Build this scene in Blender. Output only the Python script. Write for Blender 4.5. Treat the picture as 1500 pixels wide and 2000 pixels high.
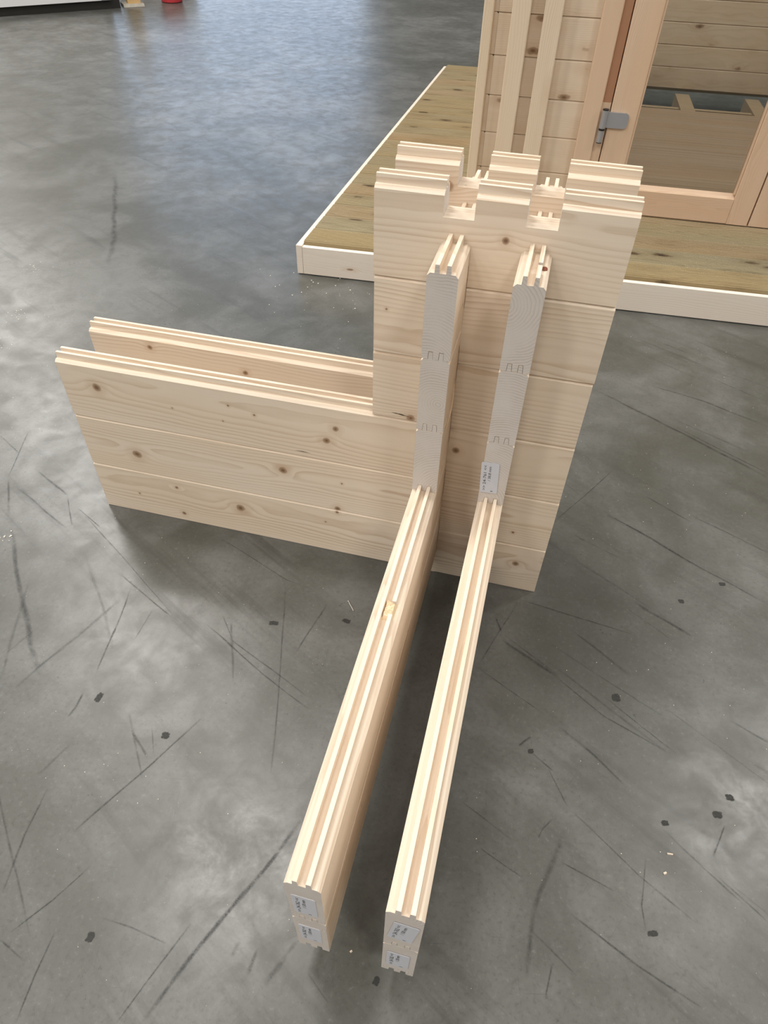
import bpy, math, random
from mathutils import Matrix, Vector, noise

# ------------------------------------------------------------------ scene, camera, light
scene = bpy.context.scene
for o in list(bpy.data.objects):
    bpy.data.objects.remove(o, do_unlink=True)
COL = scene.collection

H = 0.135            # course height of the sample logs (m)
T = 0.044            # log thickness

cam_data = bpy.data.cameras.new('camera')
cam = bpy.data.objects.new('camera', cam_data)
COL.objects.link(cam)
cam_data.sensor_fit = 'VERTICAL'
cam_data.sensor_height = 36.0
cam_data.sensor_width = 27.0
cam_data.lens = 23.81
cam_data.clip_start = 0.02
cam_data.clip_end = 200.0
cam.matrix_world = (Matrix.Translation((0.15112, -0.97412, 1.16477)) @ Matrix.Rotation(0.2273, 4, 'Z')
                    @ Matrix.Rotation(math.pi / 2 - 0.7895, 4, 'X') @ Matrix.Rotation(0.0295, 4, 'Z'))
scene.camera = cam

vs = scene.view_settings
vs.view_transform = 'Standard'
vs.look = 'None'
vs.gamma = 1.0
vs.use_curve_mapping = False
vs.exposure = -0.18

# daylight outside the hall (seen through the big door opening in the far wall)
world = bpy.data.worlds.new('daylight')
scene.world = world
world.use_nodes = True
wn = world.node_tree.nodes
wn['Background'].inputs['Color'].default_value = (0.60, 0.76, 1.0, 1)
wn['Background'].inputs['Strength'].default_value = 2.4

LAMP_POWER = 198.0
LAMP_COLOR = (1.0, 0.97, 0.93)
LAMP_Z = 7.0
LAMPS = []
for i, j in ((0, 0), (0, 1), (0, 2), (0, 3), (0, 4), (1, 0), (-1, -2), (-1, -1), (-1, 0), (-1, 1), (-1, 2), (2, 0), (1, -2), (1, -1), (0, -2), (-1, -3), (-2, -2)):
    LAMPS.append((-1.85 + 5.7 * i - 2.34 * j, 1.12 + 2.0 * i + 2.28 * j))      # rows of lamps across the hall; last entries added as front and right fill

# ------------------------------------------------------------------ helpers
def wm(o):
    m = o.matrix_basis.copy()
    if o.parent:
        m = wm(o.parent) @ o.matrix_parent_inverse @ m
    return m

def tag(o, label=None, cat=None, group=None, kind=None):
    if label: o['label'] = label
    if cat: o['category'] = cat
    if group: o['group'] = group
    if kind: o['kind'] = kind
    return o

def empty(name, loc=(0, 0, 0), rz=0.0):
    o = bpy.data.objects.new(name, None)
    COL.objects.link(o)
    o.location = loc
    o.rotation_euler = (0, 0, rz)
    o.empty_display_size = 0.1
    return o

def adopt(o, parent):
    """parent o and keep it where it stands in the world"""
    o.parent = parent
    o.matrix_parent_inverse = wm(parent).inverted()
    return o

class MB:
    def __init__(self):
        self.v = []; self.f = []; self.m = []
    def poly(self, pts, mi=0):
        n = len(self.v)
        self.v += [tuple(p) for p in pts]
        self.f.append(tuple(range(n, n + len(pts)))); self.m.append(mi)
    def box(self, x0, x1, y0, y1, z0, z1, mi=0, ends=None):
        n = len(self.v)
        self.v += [(x, y, z) for z in (z0, z1) for y in (y0, y1) for x in (x0, x1)]
        fs = [(0, 2, 3, 1), (4, 5, 7, 6), (0, 1, 5, 4), (2, 6, 7, 3), (0, 4, 6, 2), (1, 3, 7, 5)]
        for k, q in enumerate(fs):
            self.f.append(tuple(n + a for a in q))
            self.m.append(ends if (ends is not None and k > 3) else mi)
    def extrude(self, prof, x0, x1, mi=0, ends=0):
        """closed (y,z) outline extruded along x"""
        n = len(self.v); k = len(prof)
        for x in (x0, x1):
            self.v += [(x, a, b) for a, b in prof]
        for i in range(k):
            j = (i + 1) % k
            self.f.append((n + i, n + k + i, n + k + j, n + j)); self.m.append(mi)
        self.f.append(tuple(n + i for i in range(k))); self.m.append(ends)
        self.f.append(tuple(n + k + i for i in reversed(range(k)))); self.m.append(ends)
    def cyl(self, p0, p1, r0, r1=None, seg=16, mi=0):
        r1 = r0 if r1 is None else r1
        p0, p1 = Vector(p0), Vector(p1)
        d = (p1 - p0).normalized()
        a = d.orthogonal().normalized(); b = d.cross(a)
        n = len(self.v)
        for p, r in ((p0, r0), (p1, r1)):
            for i in range(seg):
                t = 2 * math.pi * i / seg
                self.v.append(tuple(p + a * math.cos(t) * r + b * math.sin(t) * r))
        for i in range(seg):
            j = (i + 1) % seg
            self.f.append((n + i, n + j, n + seg + j, n + seg + i)); self.m.append(mi)
        self.f.append(tuple(n + i for i in reversed(range(seg)))); self.m.append(mi)
        self.f.append(tuple(n + seg + i for i in range(seg))); self.m.append(mi)
    def build(self, name, mats, parent=None, loc=None, rz=None, smooth=False, keep=False):
        me = bpy.data.meshes.new(name)
        me.from_pydata(self.v, [], self.f)
        for m in (mats if isinstance(mats, (list, tuple)) else [mats]):
            me.materials.append(m)
        for p, mi in zip(me.polygons, self.m):
            p.material_index = mi
            p.use_smooth = smooth
        me.update()
        o = bpy.data.objects.new(name, me)
        COL.objects.link(o)
        if loc is not None: o.location = loc
        if rz is not None: o.rotation_euler = (0, 0, rz)
        if parent is not None:
            if keep: adopt(o, parent)
            else: o.parent = parent
        return o

# ------------------------------------------------------------------ node helpers
class NT:
    def __init__(self, name):
        self.mat = bpy.data.materials.new(name)
        self.mat.use_nodes = True
        self.t = self.mat.node_tree
        self.bsdf = self.t.nodes['Principled BSDF']
        self.out = self.t.nodes['Material Output']
        self._co = None
    def new(self, kind, **kw):
        n = self.t.nodes.new(kind)
        for k, v in kw.items(): setattr(n, k, v)
        return n
    def set(self, sock, v):
        if isinstance(v, bpy.types.NodeSocket): self.t.links.new(v, sock)
        elif isinstance(v, (tuple, list)) and len(v) == 3 and sock.type == 'RGBA': sock.default_value = (*v, 1)
        else: sock.default_value = v
    def co(self, kind='Object'):
        if self._co is None: self._co = self.new('ShaderNodeTexCoord')
        return self._co.outputs[kind]
    def math(self, op, a, b=None, c=None, clamp=False):
        n = self.new('ShaderNodeMath', operation=op, use_clamp=clamp)
        self.set(n.inputs[0], a)
        if b is not None: self.set(n.inputs[1], b)
        if c is not None: self.set(n.inputs[2], c)
        return n.outputs[0]
    def vmath(self, op, a, b=None):
        n = self.new('ShaderNodeVectorMath', operation=op)
        self.set(n.inputs[0], a)
        if b is not None: self.set(n.inputs[1], b)
        return n.outputs[0]
    def sep(self, v):
        n = self.new('ShaderNodeSeparateXYZ'); self.set(n.inputs[0], v); return n.outputs
    def noise(self, v, scale=1.0, detail=3.0, rough=0.5, dist=0.0):
        n = self.new('ShaderNodeTexNoise')
        self.set(n.inputs['Vector'], v)
        n.inputs['Scale'].default_value = scale
        n.inputs['Detail'].default_value = detail
        n.inputs['Roughness'].default_value = rough
        n.inputs['Distortion'].default_value = dist
        return n.outputs['Fac']
    def ramp(self, fac, stops, interp='LINEAR'):
        n = self.new('ShaderNodeValToRGB')
        cr = n.color_ramp; cr.interpolation = interp
        while len(cr.elements) < len(stops): cr.elements.new(0.5)
        for e, (p, c) in zip(cr.elements, stops):
            e.position = p
            e.color = (c, c, c, 1) if isinstance(c, (int, float)) else (*c, 1)
        self.set(n.inputs[0], fac)
        return n.outputs[0]
    def mix(self, fac, a, b, blend='MIX'):
        n = self.new('ShaderNodeMix', data_type='RGBA', blend_type=blend)
        self.set(n.inputs[0], fac); self.set(n.inputs[6], a); self.set(n.inputs[7], b)
        return n.outputs[2]
    def bump(self, h, strength=0.2, dist=0.001):
        n = self.new('ShaderNodeBump')
        n.inputs['Strength'].default_value = strength
        n.inputs['Distance'].default_value = dist
        self.set(n.inputs['Height'], h)
        self.set(self.bsdf.inputs['Normal'], n.outputs[0])
    def finish(self, color, rough=0.6, spec=0.4, metal=0.0):
        self.set(self.bsdf.inputs['Base Color'], color)
        self.set(self.bsdf.inputs['Roughness'], rough)
        self.set(self.bsdf.inputs['Specular IOR Level'], spec)
        self.set(self.bsdf.inputs['Metallic'], metal)
        return self.mat

def plain(name, color, rough=0.5, spec=0.4, metal=0.0, var=0.06, scale=30.0):
    n = NT(name)
    f = n.noise(n.co(), scale, 3)
    dark = tuple(c * (1 - var * 2) for c in color)
    return n.finish(n.mix(f, dark, color), rough, spec, metal)

SPRUCE = ((0.80, 0.685, 0.555), (0.555, 0.405, 0.275))
END = ((0.645, 0.59, 0.54), (0.50, 0.435, 0.385))
KNOT = ((0.36, 0.215, 0.12), (0.13, 0.07, 0.038))

def wood(name, seed=0, cols=SPRUCE, knots=(), pith=None, ring=0.0062, contrast=0.8, own=True,
         voronoi=0.0, end=False, rough=0.58, spec=0.25, long=1.0, tone=0.10, knotcol=KNOT, vscale=(3.2, 9.0, 9.0), tint=None):
    """solid softwood, grain along local X; knots = (x, z, radius) in the local X-Z plane"""
    rnd = random.Random(seed * 7919 + 13)
    n = NT(name)
    raw = n.co()
    if own:
        off = (rnd.uniform(-20, 20), rnd.uniform(-20, 20), rnd.uniform(-20, 20))
        co = n.vmath('ADD', raw, off)
    else:
        oi = n.new('ShaderNodeObjectInfo')
        k = n.math('MULTIPLY', oi.outputs['Random'], 173.0)
        cb = n.new('ShaderNodeCombineXYZ')
        n.set(cb.inputs[0], k); n.set(cb.inputs[1], n.math('MULTIPLY', k, 0.37)); n.set(cb.inputs[2], n.math('MULTIPLY', k, 0.73))
        co = n.vmath('ADD', raw, cb.outputs[0])
    x, y, z = n.sep(raw)
    if pith is None:
        pith = (rnd.uniform(-0.01, 0.05), rnd.choice((-1, 1)) * rnd.uniform(0.0, 0.09) + 0.06)
    wob = n.math('MULTIPLY_ADD', n.noise(n.vmath('MULTIPLY', co, (1.1 * long, 0.0, 0.0)), 1.0, 2), 0.09, -0.045)
    dy = n.math('SUBTRACT', y, pith[0])
    dz = n.math('ADD', n.math('SUBTRACT', z, pith[1]), wob)
    if not own:
        dz = n.math('ADD', dz, n.math('MULTIPLY_ADD', oi.outputs['Random'], 0.2, -0.1))
    d = n.math('SQRT', n.math('ADD', n.math('MULTIPLY', dy, dy), n.math('MULTIPLY', dz, dz)))
    warp = n.noise(n.vmath('MULTIPLY', co, (3.0 * long, 14.0, 14.0)), 1.0, 3)
    d = n.math('ADD', d, n.math('MULTIPLY_ADD', warp, 0.022, -0.011))
    rr = None
    jit = n.noise(n.vmath('MULTIPLY', co, (60, 60, 60)), 1.0, 2)
    for (kx, kz, kr) in knots:
        ax = n.math('MULTIPLY', n.math('SUBTRACT', x, kx), 0.95)
        az = n.math('SUBTRACT', z, kz)
        q = n.math('SQRT', n.math('ADD', n.math('MULTIPLY', ax, ax), n.math('MULTIPLY', az, az)))
        q = n.math('MULTIPLY', q, 1.0 / kr)
        if kr > 0.0035:
            ax2 = n.math('MULTIPLY', ax, 0.55)
            g = n.math('ADD', n.math('MULTIPLY', ax2, ax2), n.math('MULTIPLY', az, az))
            g = n.math('MULTIPLY', g, -1.0 / (2.0 * kr) ** 2)
            g = n.math('EXPONENT', g)
            d = n.math('MULTIPLY_ADD', g, 1.1 * kr, d)
        rr = q if rr is None else n.math('MINIMUM', rr, q)
    if voronoi > 0:
        v = n.new('ShaderNodeTexVoronoi', feature='F1')
        n.set(v.inputs['Vector'], n.vmath('MULTIPLY', co, vscale))
        v.inputs['Scale'].default_value = 1.0
        q = n.math('MULTIPLY', v.outputs['Distance'], 1.0 / voronoi)
        g = n.math('EXPONENT', n.math('MULTIPLY', n.math('MULTIPLY', q, q), -0.25))
        d = n.math('MULTIPLY_ADD', g, 0.010, d)
        rr = q if rr is None else n.math('MINIMUM', rr, q)
    fr = n.math('FRACT', n.math('MULTIPLY', d, 1.0 / ring))
    late = n.ramp(fr, [(0.0, 0.15), (0.10, 0.0), (0.45, 0.08), (0.86, 0.85), (0.95, 1.0), (1.0, 0.15)])
    amp = n.ramp(n.noise(n.vmath('MULTIPLY', co, (0.9, 26.0, 26.0)), 1.0, 2), [(0.32, 0.05), (0.66, 1.0)])
    late = n.math('MULTIPLY', late, amp)
    fib = n.noise(n.vmath('MULTIPLY', co, (9.0 if not end else 500, 420.0, 420.0)), 1.0, 2)
    late = n.math('ADD', n.math('MULTIPLY', late, contrast), n.math('MULTIPLY_ADD', fib, 0.26, -0.09), clamp=True)
    c = n.mix(late, cols[0], cols[1])
    big = n.noise(n.vmath('MULTIPLY', co, (1.6, 9.0, 9.0)), 1.0, 2)
    c = n.mix(n.math('MULTIPLY', n.ramp(big, [(0.35, 0.0), (0.7, 1.0)]), tone * 3.0), c,
              tuple(a * b for a, b in zip(cols[0], (0.90, 0.80, 0.66))))
    if tint:
        tn = n.ramp(n.noise(n.vmath('MULTIPLY', co, (1.0, 2.0, 2.0)), 1.0, 3), [(0.40, 0.0), (0.60, 1.0)])
        c = n.mix(tn, c, tint, 'MULTIPLY')
    if rr is not None:
        rr = n.math('ADD', rr, n.math('MULTIPLY_ADD', jit, 0.7, -0.35))
        halo = n.ramp(n.math('MULTIPLY', rr, 0.25), [(0.12, 0.45), (0.28, 0.26), (0.75, 0.0)])
        c = n.mix(halo, c, tuple(a * b for a, b in zip(cols[1], (0.86, 0.74, 0.62))))
        core = n.ramp(n.math('MULTIPLY', rr, 0.5), [(0.0, knotcol[1]), (0.12, knotcol[1]), (0.26, knotcol[0]), (0.40, tuple(0.6 * v for v in knotcol[0])), (0.52, knotcol[0])])
        mask = n.ramp(n.math('MULTIPLY', rr, 0.5), [(0.30, 0.85), (0.56, 0.0)])
        c = n.mix(mask, c, core)
    n.bump(late, 0.10, 0.0006)
    return n.finish(c, rough, spec)

_endcache = {}
def endgrain(seed, pith):
    return wood('end_grain', seed, END, (), pith, 0.0046, 0.95, True, 0, True, 0.8, 0.12, 1.0, 0.05)

# ------------------------------------------------------------------ hall
def concrete():
    n = NT('polished_concrete')
    co = n.co()
    a = n.noise(co, 1.0, 4, 0.55, 0.8)
    b = n.noise(n.vmath('ADD', co, (7, 3, 1)), 3.6, 5, 0.6, 0.5)
    d = n.noise(n.vmath('ADD', co, (2, 9, 4)), 13.0, 5, 0.65, 0.4)
    fine = n.noise(co, 120.0, 4, 0.7)
    def streak(ang, sx, sy, seed):
        mp = n.new('ShaderNodeMapping')
        mp.inputs['Rotation'].default_value = (0, 0, math.radians(-ang)); n.set(mp.inputs['Vector'], n.vmath('ADD', co, (seed, seed * 2, 0)))
        return n.noise(n.vmath('MULTIPLY', mp.outputs[0], (sx, sy, 1.0)), 1.0, 4, 0.6)
    c = n.mix(n.ramp(a, [(0.40, 0.0), (0.62, 1.0)]), (0.084, 0.084, 0.074), (0.142, 0.141, 0.131))
    c = n.mix(n.math('MULTIPLY', n.ramp(b, [(0.40, 1.0), (0.54, 0.0)]), 0.60), c, (0.064, 0.063, 0.050))
    c = n.mix(n.math('MULTIPLY', n.ramp(b, [(0.52, 0.0), (0.70, 1.0)]), 0.40), c, (0.185, 0.185, 0.176))
    c = n.mix(n.math('MULTIPLY', n.ramp(d, [(0.38, 1.0), (0.54, 0.0)]), 0.30), c, (0.060, 0.059, 0.048))
    c = n.mix(n.math('MULTIPLY', n.ramp(d, [(0.54, 0.0), (0.72, 1.0)]), 0.14), c, (0.194, 0.195, 0.186))
    zone = n.ramp(n.noise(n.vmath('ADD', co, (1.7, 5.5, 0)), 1.6, 2), [(0.42, 0.0), (0.6, 1.0)])
    st = streak(-29, 1.4, 24.0, 1.0)
    c = n.mix(n.math('MULTIPLY', n.math('MULTIPLY', n.ramp(st, [(0.36, 1.0), (0.47, 0.0)]), zone), 0.55), c, (0.053, 0.052, 0.045))
    c = n.mix(n.math('MULTIPLY', n.ramp(fine, [(0.34, 1.0), (0.47, 0.0)]), 0.34), c, (0.053, 0.052, 0.045))
    c = n.mix(n.math('MULTIPLY', n.ramp(fine, [(0.58, 0.0), (0.72, 1.0)]), 0.22), c, (0.258, 0.260, 0.244))
    # hair-fine random scratches
    for ang, sx, sy in ((62, 7, 460), (-38, 8, 420), (12, 9, 500), (-75, 8, 430)):
        s = streak(ang, sx, sy, ang * 0.1)
        c = n.mix(n.math('MULTIPLY', n.ramp(s, [(0.28, 1.0), (0.34, 0.0)]), 0.38), c, (0.045, 0.044, 0.040))
    r = n.math('ADD', n.ramp(d, [(0.35, 0.33), (0.65, 0.22)]), n.math('MULTIPLY', fine, 0.14))
    n.bump(n.math('ADD', n.math('MULTIPLY', fine, 0.5), b), 0.06, 0.002)
    return n.finish(c, r, 0.5)

M_CONC = concrete()
M_WALL = plain('painted_hall_wall', (0.74, 0.74, 0.73), 0.7, 0.2, var=0.03, scale=3)
M_WALLD = plain('grey_hall_wall', (0.34, 0.335, 0.32), 0.7, 0.2, var=0.04, scale=3)
M_CEIL = plain('ceiling_sheet', (0.70, 0.70, 0.69), 0.7, 0.2, var=0.03, scale=2)

HX0, HX1, HY0, HY1, HZ = -14.0, 14.0, -12.0, 12.0, 7.4
m = MB(); m.box(HX0, HX1, HY0, HY1, -0.2, 0.0)
floor = tag(m.build('floor', M_CONC), kind='structure', label='grey polished concrete hall floor with dark scuff marks')
m = MB(); m.box(HX0, HX1, HY0, HY1, HZ, HZ + 0.2); tag(m.build('ceiling', M_CEIL), kind='structure')
m = MB(); m.box(HX0 - 0.2, HX0, HY0, HY1, 0, HZ); tag(m.build('wall_left', M_WALLD), kind='structure')
m = MB(); m.box(HX1, HX1 + 0.2, HY0, HY1, 0, HZ); tag(m.build('wall_right', M_WALL), kind='structure')
m = MB(); m.box(HX0, HX1, HY0 - 0.2, HY0, 0, HZ); tag(m.build('wall_front', M_WALL), kind='structure')
DX0, DX1, DZ = -8.2, -3.4, 5.2                 # open loading door in the far wall
m = MB()
m.box(HX0, DX0, HY1, HY1 + 0.2, 0, HZ); m.box(DX1, HX1, HY1, HY1 + 0.2, 0, HZ); m.box(DX0, DX1, HY1, HY1 + 0.2, DZ, HZ)
tag(m.build('wall_back', M_WALLD), kind='structure')

# hall lamps, with added fill lamps among them
M_HOUS = plain('lamp_housing', (0.75, 0.75, 0.75), 0.4)
lamp_data = bpy.data.lights.new('lamp_light', 'AREA')
lamp_data.shape = 'RECTANGLE'; lamp_data.size = 1.3; lamp_data.size_y = 0.5
lamp_data.energy = LAMP_POWER; lamp_data.color = LAMP_COLOR
m = MB(); m.box(-0.7, 0.7, -0.3, 0.3, 0.02, 0.10); m.box(-0.7, -0.66, -0.3, 0.3, -0.03, 0.02); m.box(0.66, 0.7, -0.3, 0.3, -0.03, 0.02)
house = None
m2 = MB(); m2.cyl((0, 0, 0.10), (0, 0, 0.4), 0.008, seg=6)
for (x, y) in LAMPS:
    e = tag(empty('ceiling_or_fill_lamp', (x, y, LAMP_Z), math.radians(20)), 'flat white panel lamp hung below the hall ceiling', 'lamp', 'hall ceiling lamps')
    if house is None:
        house = m.build('lamp_housing', M_HOUS, e)
        rods = [m2.build('hanger_rod', M_HOUS, e, (dx, 0, 0)) for dx in (-0.4, 0.4)]
    else:
        for src in [house] + rods:
            c = src.copy(); COL.objects.link(c); c.parent = e
    l = bpy.data.objects.new('lamp_light', lamp_data); COL.objects.link(l); l.parent = e

# ------------------------------------------------------------------ marks on the floor
SCRATCHES = [
    ([(-0.937,-0.126),(-0.803,-0.283),(-0.708,-0.387),(-0.642,-0.457)], 0.0092, 0.55),
    ([(-0.579,-0.217),(-0.556,-0.33),(-0.541,-0.421)], 0.0031, 0.6),
    ([(-0.54,-0.467),(-0.538,-0.497),(-0.541,-0.519)], 0.0047, 0.6),
    ([(-0.806,-0.04),(-0.655,-0.134),(-0.45,-0.266)], 0.0023, 0.35),
    ([(-0.625,-0.188),(-0.454,-0.267)], 0.0032, 0.5),
    ([(-0.388,-0.26),(-0.229,-0.342),(-0.121,-0.39)], 0.003, 0.55),
    ([(-0.335,-0.277),(-0.129,-0.366)], 0.0019, 0.45),
    ([(-0.26,-0.125),(-0.181,-0.38),(-0.142,-0.525)], 0.0029, 0.45),
    ([(-0.463,-0.029),(-0.264,-0.108),(-0.213,-0.118)], 0.0022, 0.4),
    ([(-0.415,-0.515),(-0.362,-0.553)], 0.0036, 0.45),
    ([(-0.304,-0.46),(-0.35,-0.561),(-0.404,-0.67),(-0.417,-0.697)], 0.0034, 0.65),
    ([(-0.499,-0.645),(-0.491,-0.722),(-0.472,-0.807)], 0.0033, 0.5),
    ([(-0.364,-0.737),(-0.394,-0.796),(-0.426,-0.847)], 0.0023, 0.6),
    ([(-0.366,-0.831),(-0.362,-0.883),(-0.354,-0.94)], 0.0022, 0.5),
    ([(-0.176,-0.771),(-0.2,-0.841),(-0.221,-0.906)], 0.0022, 0.5),
    ([(-0.064,-0.587),(-0.105,-0.694),(-0.152,-0.8),(-0.186,-0.896)], 0.006, 0.6),
    ([(-0.014,-0.751),(-0.041,-0.815)], 0.0066, 0.35),
    ([(-0.066,-0.775),(-0.068,-0.81)], 0.0059, 0.3),
    ([(-0.095,-0.775),(-0.1,-0.795)], 0.006, 0.3),
    ([(-0.437,-0.86),(-0.389,-0.875)], 0.0029, 0.45),
    ([(-0.307,-0.798),(-0.259,-0.798),(-0.199,-0.804)], 0.0015, 0.4),
    ([(-1.11,0.195),(-1.08,0.108),(-1.046,0.015)], 0.0026, 0.5),
    ([(-1.046,0.015),(-0.969,-0.094)], 0.006, 0.4),
    ([(-1.173,0.159),(-1.08,0.108)], 0.0039, 0.4),
    ([(-0.991,0.06),(-0.871,0.002)], 0.0049, 0.45),
    ([(-0.871,0.002),(-0.806,-0.084)], 0.003, 0.5),
    ([(-0.825,-0.031),(-0.736,-0.074)], 0.0024, 0.55),
    ([(-1.011,-0.005),(-0.813,-0.095)], 0.0047, 0.35),
    ([(0.369,0.819),(0.481,0.751),(0.598,0.68),(0.695,0.618),(0.821,0.538)], 0.0073, 0.5),
    ([(0.598,0.695),(0.715,0.621),(0.824,0.557)], 0.0028, 0.5),
    ([(0.536,0.886),(0.692,0.842),(0.852,0.766)], 0.0061, 0.45),
    ([(0.429,0.46),(0.359,0.336),(0.293,0.226)], 0.0026, 0.55),
    ([(0.509,0.38),(0.616,0.315)], 0.0038, 0.45),
    ([(0.416,0.287),(0.518,0.236),(0.607,0.181)], 0.0049, 0.45),
    ([(0.572,1.149),(0.656,1.106)], 0.0033, 0.45),
    ([(0.703,0.985),(0.869,0.892)], 0.0031, 0.35),
    ([(0.311,0.372),(0.347,0.341)], 0.0026, 0.4),
    ([(0.34,0.197),(0.453,0.149)], 0.0024, 0.35),
    ([(0.21,-0.141),(0.269,-0.172),(0.331,-0.202)], 0.0062, 0.6),
    ([(0.331,-0.202),(0.422,-0.264),(0.532,-0.305)], 0.0029, 0.5),
    ([(0.42,0.29),(0.631,0.166),(0.762,0.1)], 0.0047, 0.5),
    ([(0.244,-0.029),(0.48,-0.058)], 0.0021, 0.55),
    ([(0.481,0.03),(0.596,-0.032)], 0.0064, 0.5),
    ([(0.236,-0.036),(0.178,-0.21)], 0.002, 0.45),
    ([(0.342,-0.306),(0.406,-0.345),(0.46,-0.386)], 0.0046, 0.5),
    ([(0.356,-0.081),(0.472,-0.16)], 0.0051, 0.35),
    ([(0.171,-0.217),(0.318,-0.291)], 0.0019, 0.4),
    ([(0.272,-0.362),(0.282,-0.348),(0.292,-0.338)], 0.0038, 0.65),
    ([(0.195,-0.089),(0.212,-0.125)], 0.0032, 0.65),
    ([(0.295,-0.368),(0.34,-0.395)], 0.0027, 0.45),
    ([(0.421,-0.22),(0.55,-0.304)], 0.0019, 0.4),
    ([(0.36,-0.488),(0.328,-0.623),(0.319,-0.714)], 0.0079, 0.35),
    ([(0.382,-0.616),(0.478,-0.656),(0.575,-0.689)], 0.003, 0.5),
    ([(0.494,-0.502),(0.486,-0.575),(0.492,-0.607)], 0.0024, 0.4),
    ([(0.358,-0.686),(0.351,-0.73)], 0.0015, 0.5),
    ([(0.328,-0.39),(0.365,-0.45)], 0.0026, 0.4),
    ([(0.373,-0.456),(0.483,-0.531),(0.567,-0.578)], 0.0025, 0.4),
    ([(0.519,-0.446),(0.641,-0.532)], 0.0024, 0.35),
    ([(0.229,-0.553),(0.306,-0.581)], 0.0024, 0.45),
    ([(0.19,-0.487),(0.28,-0.528)], 0.0025, 0.35),
    ([(0.624,-0.414),(0.6,-0.47)], 0.0013, 0.6),
    ([(0.327,-0.653),(0.393,-0.692)], 0.0022, 0.35),
    ([(-1.872,1.978),(-1.532,1.371),(-1.415,1.125)], 0.0181, 0.4),
    ([(0.321,-0.517),(0.328,-0.498),(0.343,-0.477)], 0.0017, 0.4),
    ([(0.218,-0.129),(0.332,-0.197)], 0.002, 0.4),
    ([(-0.157,-0.148),(-0.174,-0.234),(-0.183,-0.287)], 0.0031, 0.4),
    ([(-0.506,-0.256),(-0.507,-0.336)], 0.0021, 0.35),
    ([(0.611,-0.505),(0.674,-0.548)], 0.0024, 0.35),
    ([(0.445,-0.564),(0.356,-0.54)], 0.0017, 0.4),
    ([(0.054,-0.813),(0.014,-0.786)], 0.0015, 0.3),
    ([(-0.356,-0.542),(-0.382,-0.498)], 0.0019, 0.4),
]

def mark_mat(name, col, soft):
    n = NT(name)
    oi = n.new('ShaderNodeObjectInfo')
    uv = n.sep(n.co('UV'))
    across = n.ramp(n.math('ABSOLUTE', n.math('MULTIPLY_ADD', uv[1], 2.0, -1.0)), [(0.15 if soft else 0.5, 1.0), (1.0, 0.0)])
    along = n.ramp(n.math('ABSOLUTE', n.math('MULTIPLY_ADD', uv[0], 2.0, -1.0)), [(0.6, 1.0), (1.0, 0.15)])
    g = n.co()
    nz = n.ramp(n.noise(g, 38.0, 4, 0.65), [(0.32, 0.15), (0.62, 1.0)])
    nz2 = n.ramp(n.noise(g, 400.0, 3, 0.6), [(0.34, 0.35), (0.6, 1.0)])
    a = n.math('MULTIPLY', n.math('MULTIPLY', across, along), n.math('MULTIPLY', nz, nz2))
    a = n.math('MULTIPLY', a, oi.outputs['Alpha'], clamp=True)
    n.set(n.bsdf.inputs['Alpha'], a)
    return n.finish(col, 0.45, 0.4)
M_SCUFF = mark_mat('rubber_scuff', (0.045, 0.043, 0.040), True)
M_RES = NT('tape_residue')
_a = M_RES.ramp(M_RES.noise(M_RES.co(), 260.0, 3, 0.6), [(0.36, 0.25), (0.52, 0.95)])
M_RES.set(M_RES.bsdf.inputs['Alpha'], _a)
M_RES = M_RES.finish((0.035, 0.034, 0.030), 0.6, 0.3)

def ribbon(pts, w, z, alpha, wob=0.0, seed=0):
    rnd = random.Random(seed)
    P = [Vector((a, b, 0)) for a, b in pts]
    dense = []
    for a, b in zip(P[:-1], P[1:]):
        k = max(2, int((b - a).length / 0.02))
        for i in range(k): dense.append(a.lerp(b, i / k))
    dense.append(P[-1])
    vs_, fs, uvs = [], [], []
    N = len(dense)
    for i, p in enumerate(dense):
        t = (dense[min(i + 1, N - 1)] - dense[max(i - 1, 0)]).normalized()
        nn = Vector((-t.y, t.x, 0))
        off = (noise.noise(Vector((p.x * 9, p.y * 9, seed))) ) * w * 0.6
        ww = w * (0.65 + 0.5 * abs(noise.noise(Vector((p.x * 14, p.y * 14, seed + 9.1)))))
        for s in (-1, 1):
            q = p + nn * (off + s * ww * 0.75)
            vs_.append((q.x, q.y, z)); uvs.append((i / (N - 1), (s + 1) / 2))
    for i in range(N - 1):
        fs.append((2 * i, 2 * i + 2, 2 * i + 3, 2 * i + 1))
    me = bpy.data.meshes.new('scuff_mark'); me.from_pydata(vs_, [], fs); me.materials.append(M_SCUFF)
    uvl = me.uv_layers.new(name='UVMap')
    for l in me.loops: uvl.data[l.index].uv = uvs[l.vertex_index]
    me.update()
    o = bpy.data.objects.new('scuff_mark', me); COL.objects.link(o)
    o.color = (1, 1, 1, alpha); o.parent = floor
    return o
for k, (pts, w, al) in enumerate(SCRATCHES):
    ribbon(pts, max(w, 0.0024) * 1.25, 0.00025 + 0.000004 * k, min(1.0, al * 1.5), seed=k)
rnd = random.Random(31)
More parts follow.
